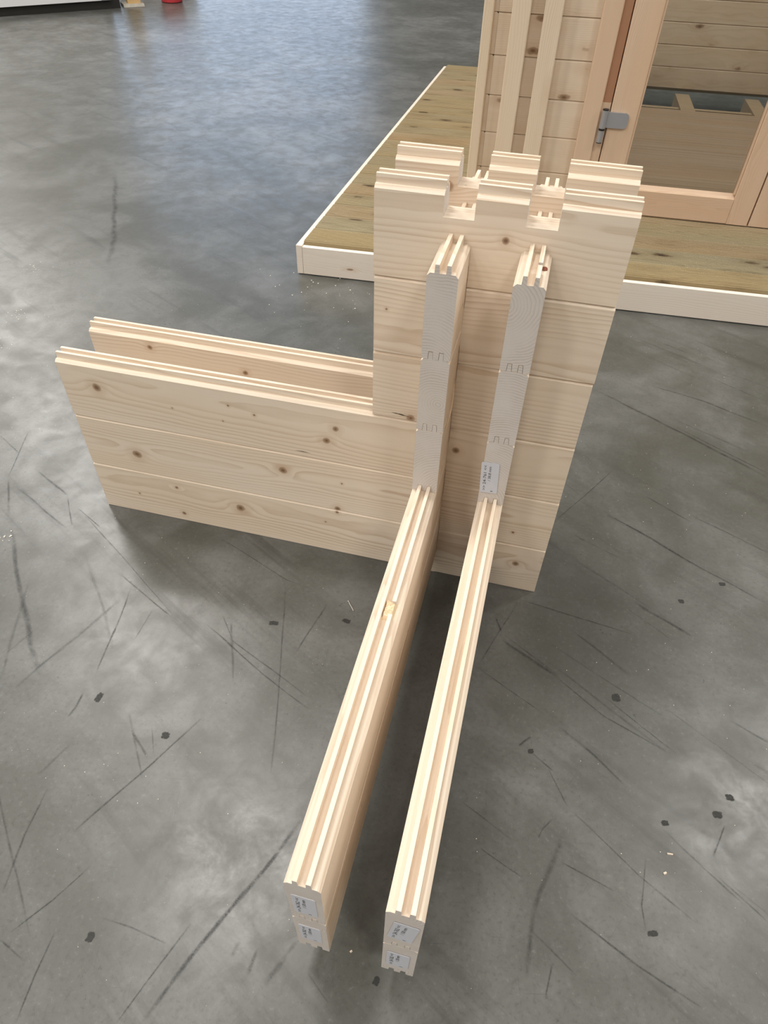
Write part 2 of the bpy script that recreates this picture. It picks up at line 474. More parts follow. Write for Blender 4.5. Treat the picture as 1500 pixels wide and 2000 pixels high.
for k in range(44):          # fainter tyre and drag streaks, mostly running the same way
    if k < 30:
        x, y, ang = rnd.uniform(0.30, 1.35), rnd.uniform(-0.55, 1.05), math.radians(rnd.gauss(-29, 3))
    else:
        x, y, ang = rnd.uniform(-1.0, -0.1), rnd.uniform(-0.9, -0.2), math.radians(rnd.choice((-112, -50, -64)) + rnd.gauss(0, 5))
    ln = rnd.uniform(0.06, 0.30)
    dx, dy = math.cos(ang) * ln / 2, math.sin(ang) * ln / 2
    if x - abs(dx) < 0.30 and k < 30: continue
    ribbon([(x - dx, y - dy), (x, y), (x + dx, y + dy)], rnd.uniform(0.0025, 0.009), 0.00058 + 0.000004 * k, rnd.uniform(0.25, 0.5), seed=200 + k)
MARKS = [(-0.25, -0.224, 0.021, 0.01), (-0.507, -0.469, 0.011, 0.02), (-0.351, -0.507, 0.015, 0.014), (-0.311, -0.824, 0.011, 0.014), (0.502, -0.609, 0.016, 0.008), (0.444, -0.217, 0.016, 0.017), (0.113, -0.771, 0.009, 0.012), (0.637, -0.363, 0.014, 0.011), (0.614, -0.399, 0.016, 0.013), (0.526, -0.436, 0.012, 0.009), (0.579, 0.058, 0.013, 0.011), (0.67, 0.132, 0.016, 0.01), (-0.106, -0.18, 0.017, 0.01), (0.295, -0.367, 0.011, 0.009)]
for k, (x, y, a, b) in enumerate(MARKS):
    rnd = random.Random(k + 50)
    m = MB(); pts = []
    for i in range(18):
        t = 2 * math.pi * i / 18
        sq = 1.0 / max(abs(math.cos(t)), abs(math.sin(t)))
        r = (0.5 * (1 + (sq - 1) * 0.8)) * rnd.uniform(0.78, 1.08)
        pts.append((math.cos(t) * r * a, math.sin(t) * r * b, 0))
    m.poly(pts)
    o = m.build('residue_patch', M_RES, floor, (x, y, 0.0008), rnd.uniform(-0.15, 0.35))

# white and dark specks of wood dust: uncountable
rnd = random.Random(5)
m = MB()
def speck(x, y, s, z=0.0002):
    a = rnd.uniform(0, 6.28)
    pts = [(x + math.cos(a + t) * s * rnd.uniform(0.5, 1.2), y + math.sin(a + t) * s * rnd.uniform(0.5, 1.2)) for t in (0, 1.3, 2.4, 3.6, 5.0)]
    top = [(px, py, z + s * 0.5) for px, py in pts]; bot = [(px, py, z - 0.0002) for px, py in pts]
    m.poly(top)
    for i in range(5):
        j = (i + 1) % 5; m.poly([bot[i], bot[j], top[j], top[i]])
for _ in range(900):
    x, y = rnd.uniform(-1.6, 1.3), rnd.uniform(-0.95, 1.2)
    if (-0.03 < x < 0.2 and -0.8 < y < 0.3) or (-0.8 < x < 0.3 and -0.03 < y < 0.2): continue
    speck(x, y, rnd.choice((0.0004, 0.0005, 0.0006, 0.0009)))
for cx, cy, k, sp in ((-1.515, 0.72, 14, 0.02), (-1.645, 1.042, 12, 0.03), (-1.426, 0.535, 8, 0.02), (-0.931, -0.161, 9, 0.012), (-0.62, 1.18, 30, 0.10), (-0.40, 1.12, 30, 0.12)):
    for _ in range(k): speck(rnd.gauss(cx, sp), rnd.gauss(cy, sp), rnd.uniform(0.001, 0.0028))
M_DUST = plain('wood_dust', (0.72, 0.68, 0.58), 0.8)
tag(m.build('wood_dust', M_DUST), 'tiny pale specks of wood dust strewn over the concrete floor', 'dust', kind='stuff')

M_STEEL = plain('zinc_steel', (0.62, 0.60, 0.56), 0.32, 0.5, 0.9)
m = MB()
a, b = Vector((-0.1155, -0.132, 0.0022)), Vector((-0.1005, -0.150, 0.0016))
m.cyl(a, b, 0.0013, seg=10); d = (b - a).normalized()
m.cyl(b, b + d * 0.003, 0.0013, 0.0002, seg=10)
nail = m.build('nail', M_STEEL)
m = MB(); m.cyl(a - d * 0.0012, a, 0.0024, 0.0018, seg=12); m.build('nail_head', M_STEEL, nail)
tag(nail, 'small shiny steel nail lying on the concrete left of the long log', 'nail')
M_CHIP = wood('chip_wood', 3, own=False)
for lab, x, y, l, w, rz in (('pale sliver of wood on the concrete at the lower right', 0.532, -0.485, 0.009, 0.0025, 0.1),
                            ('tiny pale wood crumb just below the sliver at the right', 0.523, -0.517, 0.005, 0.0035, 0.6),
                            ('tiny pale wood crumb in front of the log end with paper stickers', 0.068, -0.745, 0.0035, 0.003, 0.9)):
    m = MB(); m.extrude([(-w / 2, 0), (w / 2, 0), (w * 0.4, 0.0014), (-w * 0.2, 0.002)], -l / 2, l / 2)
    tag(m.build('wood_chip', M_CHIP, None, (x, y, 0.0003), rz), lab, 'wood chip')

# ------------------------------------------------------------------ the sample: two double log walls crossing
GA, GB = 0.1228, 0.1178        # offset of the rear cross wall / right long wall
L, SH, R, F, E = 0.7586, 0.1018, 0.2669, 0.7654, 0.105
TG, CH = 0.0122, 0.0045
def prof(hh=H - 0.0004, left=True, right=True, flat=False):
    """log outline (y, z): double groove below, double tongue above"""
    c = 0.0012
    p = [(0, c), (c, 0)]
    for a, b in ((0.235, 0.397), (0.603, 0.765)):
        a, b = a * T - 0.0005, b * T + 0.0005
        p += [(a, 0), (a + 0.0008, TG + 0.0008), (b - 0.0008, TG + 0.0008), (b, 0)]
    p += [(T - c, 0), (T, c), (T, hh - CH), (T - CH, hh)]
    if not flat:
        for a, b, on in ((0.765, 0.603, right), (0.397, 0.235, left)):
            a, b = a * T, b * T
            if on: p += [(a, hh), (a - 0.0007, hh + TG), (b + 0.0007, hh + TG), (b, hh)]
    p += [(CH, hh), (0, hh - CH)]
    return p

sample = tag(empty('log_wall_corner_sample', (0.08, 0.08, 0)),
             'pale spruce log wall corner sample with crossing double walls on the concrete floor', 'log corner sample')

def make_log(course_z, x0, x1, crossings, mat, emat, loc, rz, bottom=True, chip=None):
    """local x along the log, y 0..T, z 0..H; crossings = start of each notch"""
    m = MB()
    g = 0.0006
    cuts = sorted(crossings)
    cur = x0
    p_full = prof()
    for c in cuts:
        segs = [(cur, c - g, p_full)]
        if chip and cur < chip[0] < c:
            segs = [(cur, chip[0], p_full), (chip[0], chip[1], prof(right=False)), (chip[1], c - g, p_full)]
            if chip[2]: segs[1] = (chip[0], chip[1], chip[2])
        for a, b, pr in segs: m.extrude(pr, a, b, 0, 1)
        zb = 0.25 * H if bottom else 0.0
        m.extrude([(0, zb), (T, zb), (T, 0.75 * H - 0.0004), (0, 0.75 * H - 0.0004)], c - g, c + T + g, 0, 1)
        cur = c + T + g
    m.extrude(p_full, cur, x1, 0, 1)
    return m.build('wall_log', [mat, emat], sample, Vector(loc) + Vector((0, 0, course_z)) - Vector((0.08, 0.08, 0)), rz)

KA = {  # knots on the front cross wall: course -> (x, z in the log, radius)
    2: [(-0.681, 0.353, 0.0095), (-0.174, 0.355, 0.0065), (-0.193, 0.323, 0.0075), (-0.518, 0.335, 0.002), (-0.393, 0.366, 0.0024), (-0.41, 0.325, 0.002), (-0.34, 0.354, 0.003), (0.059, 0.355, 0.007)],
    1: [(-0.634, 0.187, 0.0105), (-0.292, 0.221, 0.0085), (-0.165, 0.215, 0.0025), (-0.176, 0.139, 0.0065), (0.194, 0.17, 0.003)],
    0: [(-0.406, 0.081, 0.0105), (-0.557, 0.106, 0.0042), (-0.66, 0.062, 0.0025), (-0.555, 0.024, 0.005), (-0.205, 0.091, 0.0022), (-0.178, 0.128, 0.004), (0.214, 0.079, 0.007)],
    3: [(-0.029, 0.411, 0.0085)],
    4: [(-0.08, 0.62, 0.0022)],
    5: [(0.093, 0.753, 0.005)],
}
KA2 = {2: [(-0.408, 0.36, 0.006), (-0.62, 0.385, 0.006), (-0.05, 0.33, 0.005)], 5: [(-0.015, 0.775, 0.009), (0.17, 0.745, 0.003)]}
PITH = {2: (0.06, 0.10), 1: (-0.03, 0.07), 0: (0.07, 0.10), 3: (-0.035, 0.13), 4: (0.06, 0.03), 5: (-0.03, 0.115)}
jit = random.Random(21)
logsA = {}
for wi, (y0, kn) in enumerate(((0.0, KA), (GA, KA2))):
    for k in range(6):
        ks = [(a, b - k * H, r) for a, b, r in kn.get(k, [])]
        pt = PITH[k] if wi == 0 else (jit.uniform(-0.06, 0.1), jit.uniform(-0.05, 0.18))
        sd = 11 + wi * 10 + k
        mt = wood('spruce_log', sd, knots=ks, pith=pt, ring=jit.uniform(0.0055, 0.0085), tone=jit.uniform(0.05, 0.14))
        x0 = -(L if k < 3 else SH) + jit.uniform(-0.0008, 0.0008)
        x1 = R + jit.uniform(-0.0012, 0.0012)
        logsA[wi, k] = make_log(k * H, x0, x1, (0.0, GB), mt, endgrain(sd, pt), (0, y0, 0), 0.0, bottom=k > 0)
BACK = GA + T + E
BP = [(0.022, 0.11), (0.03, 0.02), (-0.03, -0.01), (0.012, 0.05), (0.035, -0.02)]
BP2 = [(0.03, 0.0), (0.02, 0.13), (0.06, 0.01), (0.015, -0.06), (0.05, 0.10)]
logsB = {}
for wi, (xb, bp) in enumerate(((0.0, BP), (GB, BP2))):
    for k in range(5):
        z0 = (k + 0.5) * H
        sd = 41 + wi * 10 + k
        ks = []
        if wi == 0 and k == 0: ks = [(-0.60, 0.10, 0.0022), (-0.3, 0.12, 0.002)]
        if wi == 0 and k >= 2: ks = [(-0.02, 0.05, 0.0022)]
        mt = wood('spruce_log', sd, knots=ks, pith=bp[k], ring=0.0052 if k > 1 else 0.0075, tone=0.08,
                  contrast=0.7 if k > 1 else 0.8)
        front = -(F if k < 2 else E) + jit.uniform(-0.0006, 0.0006)
        chip = None
        if wi == 1 and k == 4:      # broken tongue and shoulder (right-hand side = low local y)
            p = prof(left=False)
            chip = (-0.066, -0.058, p)
        if wi == 0 and k == 1: chip = (-0.389, -0.365, prof(left=False))     # tongue torn out at a knot
        logsB[wi, k] = make_log(z0, front, BACK, (0.0, GA), mt, endgrain(sd, bp[k]), (xb + T, 0, 0), math.pi / 2, True, chip)
tag(logsB[1, 2], 'stub log with a printed paper sticker on its end')
tag(logsB[1, 4], 'top stub log with a chipped tongue and a red-brown knot')
tag(logsB[0, 1], 'long upper log with a torn knot in its tongues')

# knot hole in the chipped stub, torn knot on the long log, loose fibre, resin crack
M_REDKNOT = plain('red_knot', (0.30, 0.095, 0.055), 0.6, 0.3, var=0.3, scale=300)
m = MB()
cx, cy, zt = GB + 0.0365, -0.050, 5.5 * H
ringp = []
for i in range(10):
    t = 2 * math.pi * i / 10
    ringp.append((math.cos(t), math.sin(t)))
for i in range(10):
    j = (i + 1) % 10
    a, b = ringp[i], ringp[j]
    m.poly([(cx + a[0] * 0.0042, cy + a[1] * 0.0062, zt + 0.0006), (cx + b[0] * 0.0042, cy + b[1] * 0.0062, zt + 0.0006), (cx, cy, zt + 0.0016)])
    m.poly([(cx + a[0] * 0.0046, cy + a[1] * 0.0066, zt - 0.006), (cx + b[0] * 0.0046, cy + b[1] * 0.0066, zt - 0.006), (cx + b[0] * 0.0042, cy + b[1] * 0.0062, zt + 0.0006), (cx + a[0] * 0.0042, cy + a[1] * 0.0062, zt + 0.0006)])
tag(m.build('knot', M_REDKNOT, logsB[1, 4], keep=True), 'dark red-brown knot in the chipped edge')
M_TORN = wood('torn_fibre', 77, ((0.80, 0.65, 0.45), (0.52, 0.36, 0.20)), (), (0, 0), 0.0022, 0.9, tone=0.2)
m = MB(); rnd = random.Random(8)
NX, NY = 7, 9
gx = [0.0165 + 0.0185 * i / (NX - 1) for i in range(NX)]; gy = [-0.394 + 0.034 * j / (NY - 1) for j in range(NY)]
hz = [[2.5 * H + (0.0050 + 0.0060 * rnd.random() if 0 < i < NX - 1 and 0 < j < NY - 1 else -0.0005) for j in range(NY)] for i in range(NX)]
for i in range(NX - 1):
    for j in range(NY - 1):
        q = [(gx[a] + (rnd.random() - .5) * 0, gy[b], hz[a][b]) for a, b in ((i, j), (i + 1, j), (i + 1, j + 1), (i, j + 1))]
        m.poly(q)
tag(m.build('torn_knot', M_TORN, logsB[0, 1], keep=True), 'rough torn yellow-brown knot in the tongues')
M_FIB = plain('loose_fibre', (0.80, 0.60, 0.36), 0.6)
m = MB()
fp = [Vector(q) for q in ((T + 0.0006, -0.020, 0.512), (T + 0.0030, -0.034, 0.500), (T + 0.0042, -0.050, 0.486), (T + 0.0028, -0.066, 0.470), (T + 0.0006, -0.078, 0.458))]
for a, b in zip(fp[:-1], fp[1:]): m.cyl(a, b, 0.0007, 0.0006, seg=6)
tag(m.build('splinter', M_FIB, logsB[0, 3], keep=True), 'thin loose sliver of wood fibre')
M_CRACK = plain('resin_crack', (0.03, 0.016, 0.008), 0.5)
m = MB()
for x0, z0, ln, w, rot in ((-0.066, 0.4175, 0.034, 0.0024, -0.10),):
    up = []; dn = []
    for i in range(9):
        t = i / 8; ww = w * math.sin(math.pi * min(1, max(0.02, t))) * (0.6 + 0.5 * math.sin(t * 17) ** 2)
        up.append((x0 + ln * t, -0.0003, z0 + rot * ln * t + ww / 2)); dn.append((x0 + ln * t, -0.0003, z0 + rot * ln * t - ww / 2))
    m.poly(dn + up[::-1])
tag(m.build('resin_crack', M_CRACK, logsA[0, 3], keep=True), 'dark resin crack beside the round knot')
m = MB()
for (x0, z0, ln, w) in ((-0.262, 0.2835, 0.034, 0.0016),):
    m.poly([(x0, -0.0003, z0), (x0 + ln * 0.5, -0.0003, z0 - w * 0.6), (x0 + ln, -0.0003, z0 - 0.001), (x0 + ln * 0.5, -0.0003, z0 + w * 0.5)])
m.build('resin_crack', M_CRACK, logsA[0, 2], keep=True)

# printed paper stickers on the log ends
M_PAPER = plain('sticker_paper', (0.61, 0.615, 0.65), 0.55, 0.35, var=0.02, scale=200)
M_INK = plain('black_print', (0.03, 0.03, 0.035), 0.6)
def text_mesh(s):
    cu = bpy.data.curves.new('t', 'FONT'); cu.body = s; cu.size = 1.0; cu.resolution_u = 3
    o = bpy.data.objects.new('t', cu); COL.objects.link(o)
    bpy.context.view_layer.update()
    me = o.to_mesh()
    vs_ = [tuple(v.co) for v in me.vertices]; fs = [tuple(p.vertices) for p in me.polygons]
    o.to_mesh_clear(); bpy.data.objects.remove(o); bpy.data.curves.remove(cu)
    return vs_, fs
def sticker(log, yface, xc, zc, tilt, lines, w=0.030, hgt=0.067, label=None):
    """plane facing -y at yface; text reads upwards"""
    m = MB()
    ca, sa = math.cos(tilt), math.sin(tilt)
    def P(a, b, dy): return (xc + a * ca - b * sa, yface - dy, zc + a * sa + b * ca)
    c = 0.0015
    out = [(-w/2 + c, -hgt/2), (w/2 - c, -hgt/2), (w/2, -hgt/2 + c), (w/2, hgt/2 - c), (w/2 - c, hgt/2), (-w/2 + c, hgt/2), (-w/2, hgt/2 - c), (-w/2, -hgt/2 + c)]
    m.poly([P(a, b, 0.00025) for a, b in out], 0)
    for i in range(8):
        j = (i + 1) % 8
        m.poly([P(*out[j], 0.00025), P(*out[i], 0.00025), P(*out[i], -0.0003), P(*out[j], -0.0003)], 0)
    for (s, base, start, length, ch) in lines:     # base = offset of the text foot from the left edge
        tv, tf = text_mesh(s)
        x0 = min(v[0] for v in tv); x1 = max(v[0] for v in tv); y1 = max(v[1] for v in tv)
        kx = length / (x1 - x0); ky = ch / max(y1, 0.3)
        n0 = len(m.v)
        for v in tv:
            al = -hgt / 2 + start + (v[0] - x0) * kx
            ac = -w / 2 + base - v[1] * ky
            m.v.append(P(ac, al, 0.0004))
        for f in tf: m.f.append(tuple(n0 + i for i in f)); m.m.append(1)
    return tag(m.build('paper_sticker', [M_PAPER, M_INK], log, keep=True), label or 'white paper sticker with black print')
two = lambda a, b: [(a, 0.0095, 0.005, 0.056, 0.0050), (b, 0.0170, 0.027, 0.032, 0.0045), ('1', 0.0225, 0.004, 0.0012, 0.0040)]
sticker(logsB[1, 2], -E - 0.0008, 0.1313, 0.396, 0.06, two('>> 24-761 <<', '/ 38,8 mm'))
sticker(logsB[0, 1], -F - 0.0008, 0.0205, 0.2630, 0.0, two('>> 24-762 <<', '/ 130 mm'), hgt=0.068)
sticker(logsB[0, 0], -F - 0.0008, 0.0205, 0.1380, 0.0, two('>> 24-762 <<', '/ 130 mm'), hgt=0.066)
sticker(logsB[1, 1], -F - 0.0008, 0.1400, 0.2720, -0.10, two('>> 24-762 <<', '/ 130 mm'), hgt=0.068)
sticker(logsB[1, 0], -F - 0.0008, 0.1385, 0.1360, 0.0, two('>> 24-762 <<', '/ 130 mm'), hgt=0.066)

# ------------------------------------------------------------------ decking behind
D0 = Vector((-0.72135, 1.27666, 0))
AU, AW = math.radians(2.98), math.radians(89.53)
U = Vector((math.cos(AU), math.sin(AU), 0)); W = Vector((math.cos(AW), math.sin(AW), 0))
deck = tag(empty('terrace_deck', D0, AU), 'low terrace of greenish ribbed deck boards with pale fascia under the cabin', 'deck')
SK = W.x * math.cos(-AU) - W.y * math.sin(-AU)          # skew of the left edge in deck coordinates
SV = W.x * math.sin(-AU) + W.y * math.cos(-AU)
M_FASC = wood('fascia_spruce', 90, ((0.84, 0.75, 0.65), (0.68, 0.55, 0.43)), own=False, contrast=0.4, voronoi=0.045, tone=0.05)
M_FASC.name = 'fascia_spruce'
DECKC = [((0.345, 0.27, 0.148), (0.185, 0.135, 0.065)), ((0.335, 0.265, 0.150), (0.175, 0.135, 0.07)), ((0.36, 0.27, 0.155), (0.20, 0.14, 0.07)), ((0.335, 0.272, 0.160), (0.18, 0.142, 0.078))]
M_DECK = [wood('treated_deck_%d' % i, 95 + i, c, own=False, contrast=0.6, voronoi=0.16, ring=0.006, tone=0.14, knotcol=((0.10, 0.06, 0.03), (0.03, 0.018, 0.01)), rough=0.7, vscale=(5.0, 12.0, 12.0), tint=(0.95, 1.0, 1.08)) for i, c in enumerate(DECKC)]
PIT, ZT = 0.88 * H, 0.88 * H
BW = PIT - 0.004
def deck_prof():
    p = [(0, ZT - 0.026), (BW, ZT - 0.026), (BW, ZT - 0.004), (BW - 0.002, ZT - 0.0012)]
    n = 9; ww = (BW - 0.008) / n
    for i in reversed(range(n)):
        a = 0.004 + i * ww
        p += [(a + ww * 0.86, ZT), (a + ww * 0.42, ZT), (a + ww * 0.30, ZT - 0.0030), (a - 0.0 + ww * 0.02, ZT - 0.0030)]
    p += [(0.002, ZT - 0.0012), (0, ZT - 0.004)]
    return p
DP = deck_prof()
NB = 23
DLEN = 21.5 * H
rnd = random.Random(17)
meshes = {}
for k in range(NB):
    v0 = 0.10 * H + k * PIT
    lft = 0.16 * H + (v0 / SV) * SK
    full = True
    m = MB()
    x0, x1 = lft + 0.002, DLEN
    if v0 + PIT > 4.5 * H and v0 < 19.2 * H: x1 = 4.05 * H      # beside the cabin only a strip of deck
    m.extrude(DP, x0, x1)
    m.v = [(x + y * SK / SV, y, z) if x == x0 else (x, y, z) for x, y, z in m.v]
    o = m.build('deck_board', M_DECK[rnd.choice((0, 1, 2, 0, 3, 1))], deck, (0, v0, 0))
    if k == 0: o.data.materials[0] = M_DECK[0]
    if k in (1, 3): o.data.materials[0] = M_DECK[3]
    if k == 2: o.data.materials[0] = M_DECK[2]
m = MB(); m.box(0.17 * H, DLEN, -0.012, 0.008, 0.004, 0.765 * H, ends=0)
fas = m.build('fascia_board', M_FASC, deck, (0, 0.004, 0))
m = MB()
zs0, zs1, ws = 0.004, 0.80 * H, 0.16 * H
vend = 0.1 * H + NB * PIT
n0 = [(0.0, -0.008), (ws, -0.008), (ws + vend / SV * SK, vend), (vend / SV * SK, vend)]
m.poly([(a, b, zs1) for a, b in n0]); m.poly([(a, b, zs0) for a, b in n0[::-1]])
for i in range(4):
    j = (i + 1) % 4
    m.poly([(*n0[i], zs0), (*n0[j], zs0), (*n0[j], zs1), (*n0[i], zs1)])
m.build('side_board', M_FASC, deck)
M_BEAR = wood('bearer_wood', 99, ((0.52, 0.42, 0.29), (0.36, 0.26, 0.16)), own=False)
for bx in (1.9 * H, 2.9 * H, 3.8 * H):
    m = MB(); m.box(bx, bx + 0.03, 0.03, vend - 0.05, 0.0, ZT - 0.027)
    m.build('bearer', M_BEAR, deck)

# ------------------------------------------------------------------ the garden cabin on the deck
CO = Vector((-0.75005, 1.83035, 0)); CA = math.radians(2.3)
cabin = tag(empty('garden_cabin', CO, CA), 'pale timber garden cabin with glazed double door standing on the deck', 'cabin')
h = H
CAB = ((0.81, 0.69, 0.545), (0.62, 0.475, 0.33))
M_CAB = wood('cabin_spruce', 120, CAB, own=False, contrast=0.45, voronoi=0.15, tone=0.10, vscale=(6.5, 13.0, 13.0))
M_CABZ = wood('cabin_batten', 121, ((0.78, 0.645, 0.49), (0.60, 0.44, 0.29)), own=False, contrast=0.5, voronoi=0.10, tone=0.10)
M_DOOR = wood('door_pine', 122, ((0.72, 0.535, 0.385), (0.54, 0.345, 0.22)), own=False, contrast=0.55, tone=0.16, ring=0.0035)
M_SEAL = wood('bare_rebate', 123, ((0.46, 0.245, 0.145), (0.37, 0.185, 0.10)), own=False, contrast=0.35, tone=0.1)
M_FLR = wood('cabin_floor', 124, ((0.50, 0.395, 0.30), (0.32, 0.235, 0.165)), own=False, contrast=0.9, tone=0.3, rough=0.4, ring=0.035)
M_HING = plain('grey_hinge_metal', (0.46, 0.47, 0.50), 0.40, 0.5, 0.6, var=0.03)
M_BLK = plain('black_plastic', (0.015, 0.015, 0.017), 0.45)

def course(u0, u1, z0, z1, v0, v1, c=0.006):
    """log with V-joint chamfers, front at v0"""
    m = MB()
    m.extrude([(v0, z0 + 0.001), (v1, z0 + 0.001), (v1, z1 - 0.001), (v0 + c, z1 - 0.0005), (v0, z1 - c * 1.1)], u0, u1)
    return m
CZ0, CH_ = 0.845 * h, 0.919 * h
def plank_wall(u0, u1, v0, v1, n=15, zb=0.886 * h, zf=0.82 * h, p=cabin):
    for k in range(n):
        z0 = max(zb, zf + 0.919 * h * k); z1 = zf + 0.919 * h * (k + 1)
        course(u0, u1, z0, z1, v0, v1).build('wall_plank', M_CAB, p, (0, 0, 0))
WV0, WV1 = 0.30 * h, 0.62 * h
CU0, CU1, CD = 4.05 * h, 20.3 * h, 15.0 * h
plank_wall(CU0 + 0.0455, 6.93 * h, WV0, WV1)
plank_wall(17.26 * h, CU1 - 0.0405, WV0, WV1)
# back wall planks (narrower) and side walls
for k in range(17):
    z0 = 0.89 * h + 0.79 * h * k
    course(CU0 + 0.06, CU1 - 0.06, z0, z0 + 0.79 * h, CD, CD + 0.04).build('wall_plank', M_CAB, cabin)
def side_wall(u, ue):
    for k in range(15):
        z0 = max(0.886 * h, 0.82 * h + 0.919 * h * k); z1 = 0.82 * h + 0.919 * h * (k + 1)
        m = MB()
        m.extrude([(0, z0 + 0.001), (0.04, z0 + 0.001), (0.04, z1 - 0.006), (0.034, z1 - 0.0005), (0.006, z1 - 0.0005), (0, z1 - 0.006)], WV0, CD + 0.04)
        m.build('wall_plank', M_CAB, cabin, (ue, 0, 0), math.pi / 2)
side_wall(CU0, CU0 + 0.045)
side_wall(CU1, CU1)
ZTOP = 0.82 * h + 0.919 * h * 15
def upright(name, u0, u1, v0, v1, z0, z1, mat, p=cabin, ch=0.003):
    """vertical board: local x runs up the grain"""
    m = MB()
    w2, d2 = (u1 - u0) / 2, (v1 - v0) / 2
    m.extrude([(-d2, -w2 + ch), (-d2 + ch, -w2), (d2, -w2), (d2, w2), (-d2 + ch, w2), (-d2, w2 - ch)], 0, z1 - z0)
    o = m.build(name, mat, p)
    # local x -> up, local y -> depth, local z -> width
    o.matrix_basis = Matrix(((0, 0, -1, (u0 + u1) / 2), (0, 1, 0, (v0 + v1) / 2), (1, 0, 0, z0), (0, 0, 0, 1)))
    return o
upright('corner_board', 4.02 * h, 4.28 * h, 0.0, 0.50 * h, 0.887 * h, ZTOP, M_CABZ)
upright('corner_board', 20.1 * h, 20.36 * h, 0.0, 0.50 * h, 0.887 * h, ZTOP, M_CABZ)
upright('batten', 4.735 * h, 5.195 * h, -0.10 * h, WV0, 0.887 * h, ZTOP, M_CABZ)
upright('batten', 5.53 * h, 5.985 * h, -0.10 * h, WV0, 0.887 * h, ZTOP, M_CABZ)
# door frame
upright('door_frame_post', 6.93 * h, 7.40 * h, -0.02 * h, 0.6 * h, 0.887 * h, ZTOP, M_DOOR)
upright('door_frame_post', 16.75 * h, 17.25 * h, -0.02 * h, 0.6 * h, 0.887 * h, ZTOP, M_DOOR)
upright('frame_rebate', 7.40 * h, 7.63 * h, 0.06 * h, 0.6 * h, 0.887 * h, 3.66 * h, M_DOOR, ch=0.001)
upright('frame_rebate', 7.40 * h, 7.63 * h, 0.075 * h, 0.6 * h, 3.66 * h, ZTOP, M_SEAL, ch=0.001)
# door leaves
def glass():
    n = NT('window_glass')
    fr = n.new('ShaderNodeFresnel'); fr.inputs['IOR'].default_value = 1.5
    tr = n.new('ShaderNodeBsdfTransparent'); tr.inputs['Color'].default_value = (0.86, 0.88, 0.87, 1)
    gl = n.new('ShaderNodeBsdfGlossy'); gl.inputs['Roughness'].default_value = 0.01
    mx = n.new('ShaderNodeMixShader')
    n.set(mx.inputs[0], n.math('MULTIPLY', fr.outputs[0], 1.4, clamp=True))
    n.t.links.new(tr.outputs[0], mx.inputs[1]); n.t.links.new(gl.outputs[0], mx.inputs[2])
    n.t.links.new(mx.outputs[0], n.out.inputs['Surface'])
    return n.mat
M_GLASS = glass()
ZB = 0.912 * h
def leaf(u0, u1, sl, sr, lab):
    d = empty('door_leaf', (0, 0, 0)); d.parent = cabin
    tag(d, lab)
    f0, f1 = 0.0, 0.38 * h
    upright('stile', u0, u0 + sl, f0, f1, ZB, ZTOP - 0.05, M_DOOR, d)
    upright('stile', u1 - sr, u1, f0, f1, ZB, ZTOP - 0.05, M_DOOR, d)
    m = MB()
    for z0, z1 in ((ZB, 1.62 * h), (ZTOP - 0.05 - 0.8 * h, ZTOP - 0.05)):
        m = MB(); m.extrude([(f0, z0 + 0.002), (f1, z0 + 0.002), (f1, z1), (f0 + 0.012, z1), (f0, z1 - 0.006)], u0 + sl + 0.0003, u1 - sr - 0.0003)
        m.build('rail', M_DOOR, d)
    m = MB(); gx0, gx1, gz0, gz1 = u0 + sl, u1 - sr, 1.62 * h, ZTOP - 0.05 - 0.8 * h
    b = 0.07 * h
    m.box(gx0 + b * 0.5, gx1 - b * 0.5, 0.17 * h, 0.20 * h, gz0 + b * 0.5, gz1 - b * 0.5)
    m.build('glass_pane', M_GLASS, d)
    m = MB(); m.extrude([(0.012, gz0), (0.16 * h, gz0), (0.16 * h, gz0 + b), (0.02, gz0 + b * 0.9)], gx0, gx1); m.build('glazing_bead', M_DOOR, d)
    upright('glazing_bead', gx0, gx0 + b * 0.7, 0.03 * h, 0.16 * h, gz0 + b, gz1, M_DOOR, d, 0.002)
    upright('glazing_bead', gx1 - b * 0.7, gx1, 0.03 * h, 0.16 * h, gz0 + b, gz1, M_DOOR, d, 0.002)
    return d
dl = leaf(7.655 * h, 12.07 * h, 0.70 * h, 0.58 * h, 'glazed timber door leaf with a grey hinge')
dr = leaf(12.105 * h, 16.72 * h, 0.60 * h, 0.70 * h, 'second glazed timber door leaf at the picture edge')
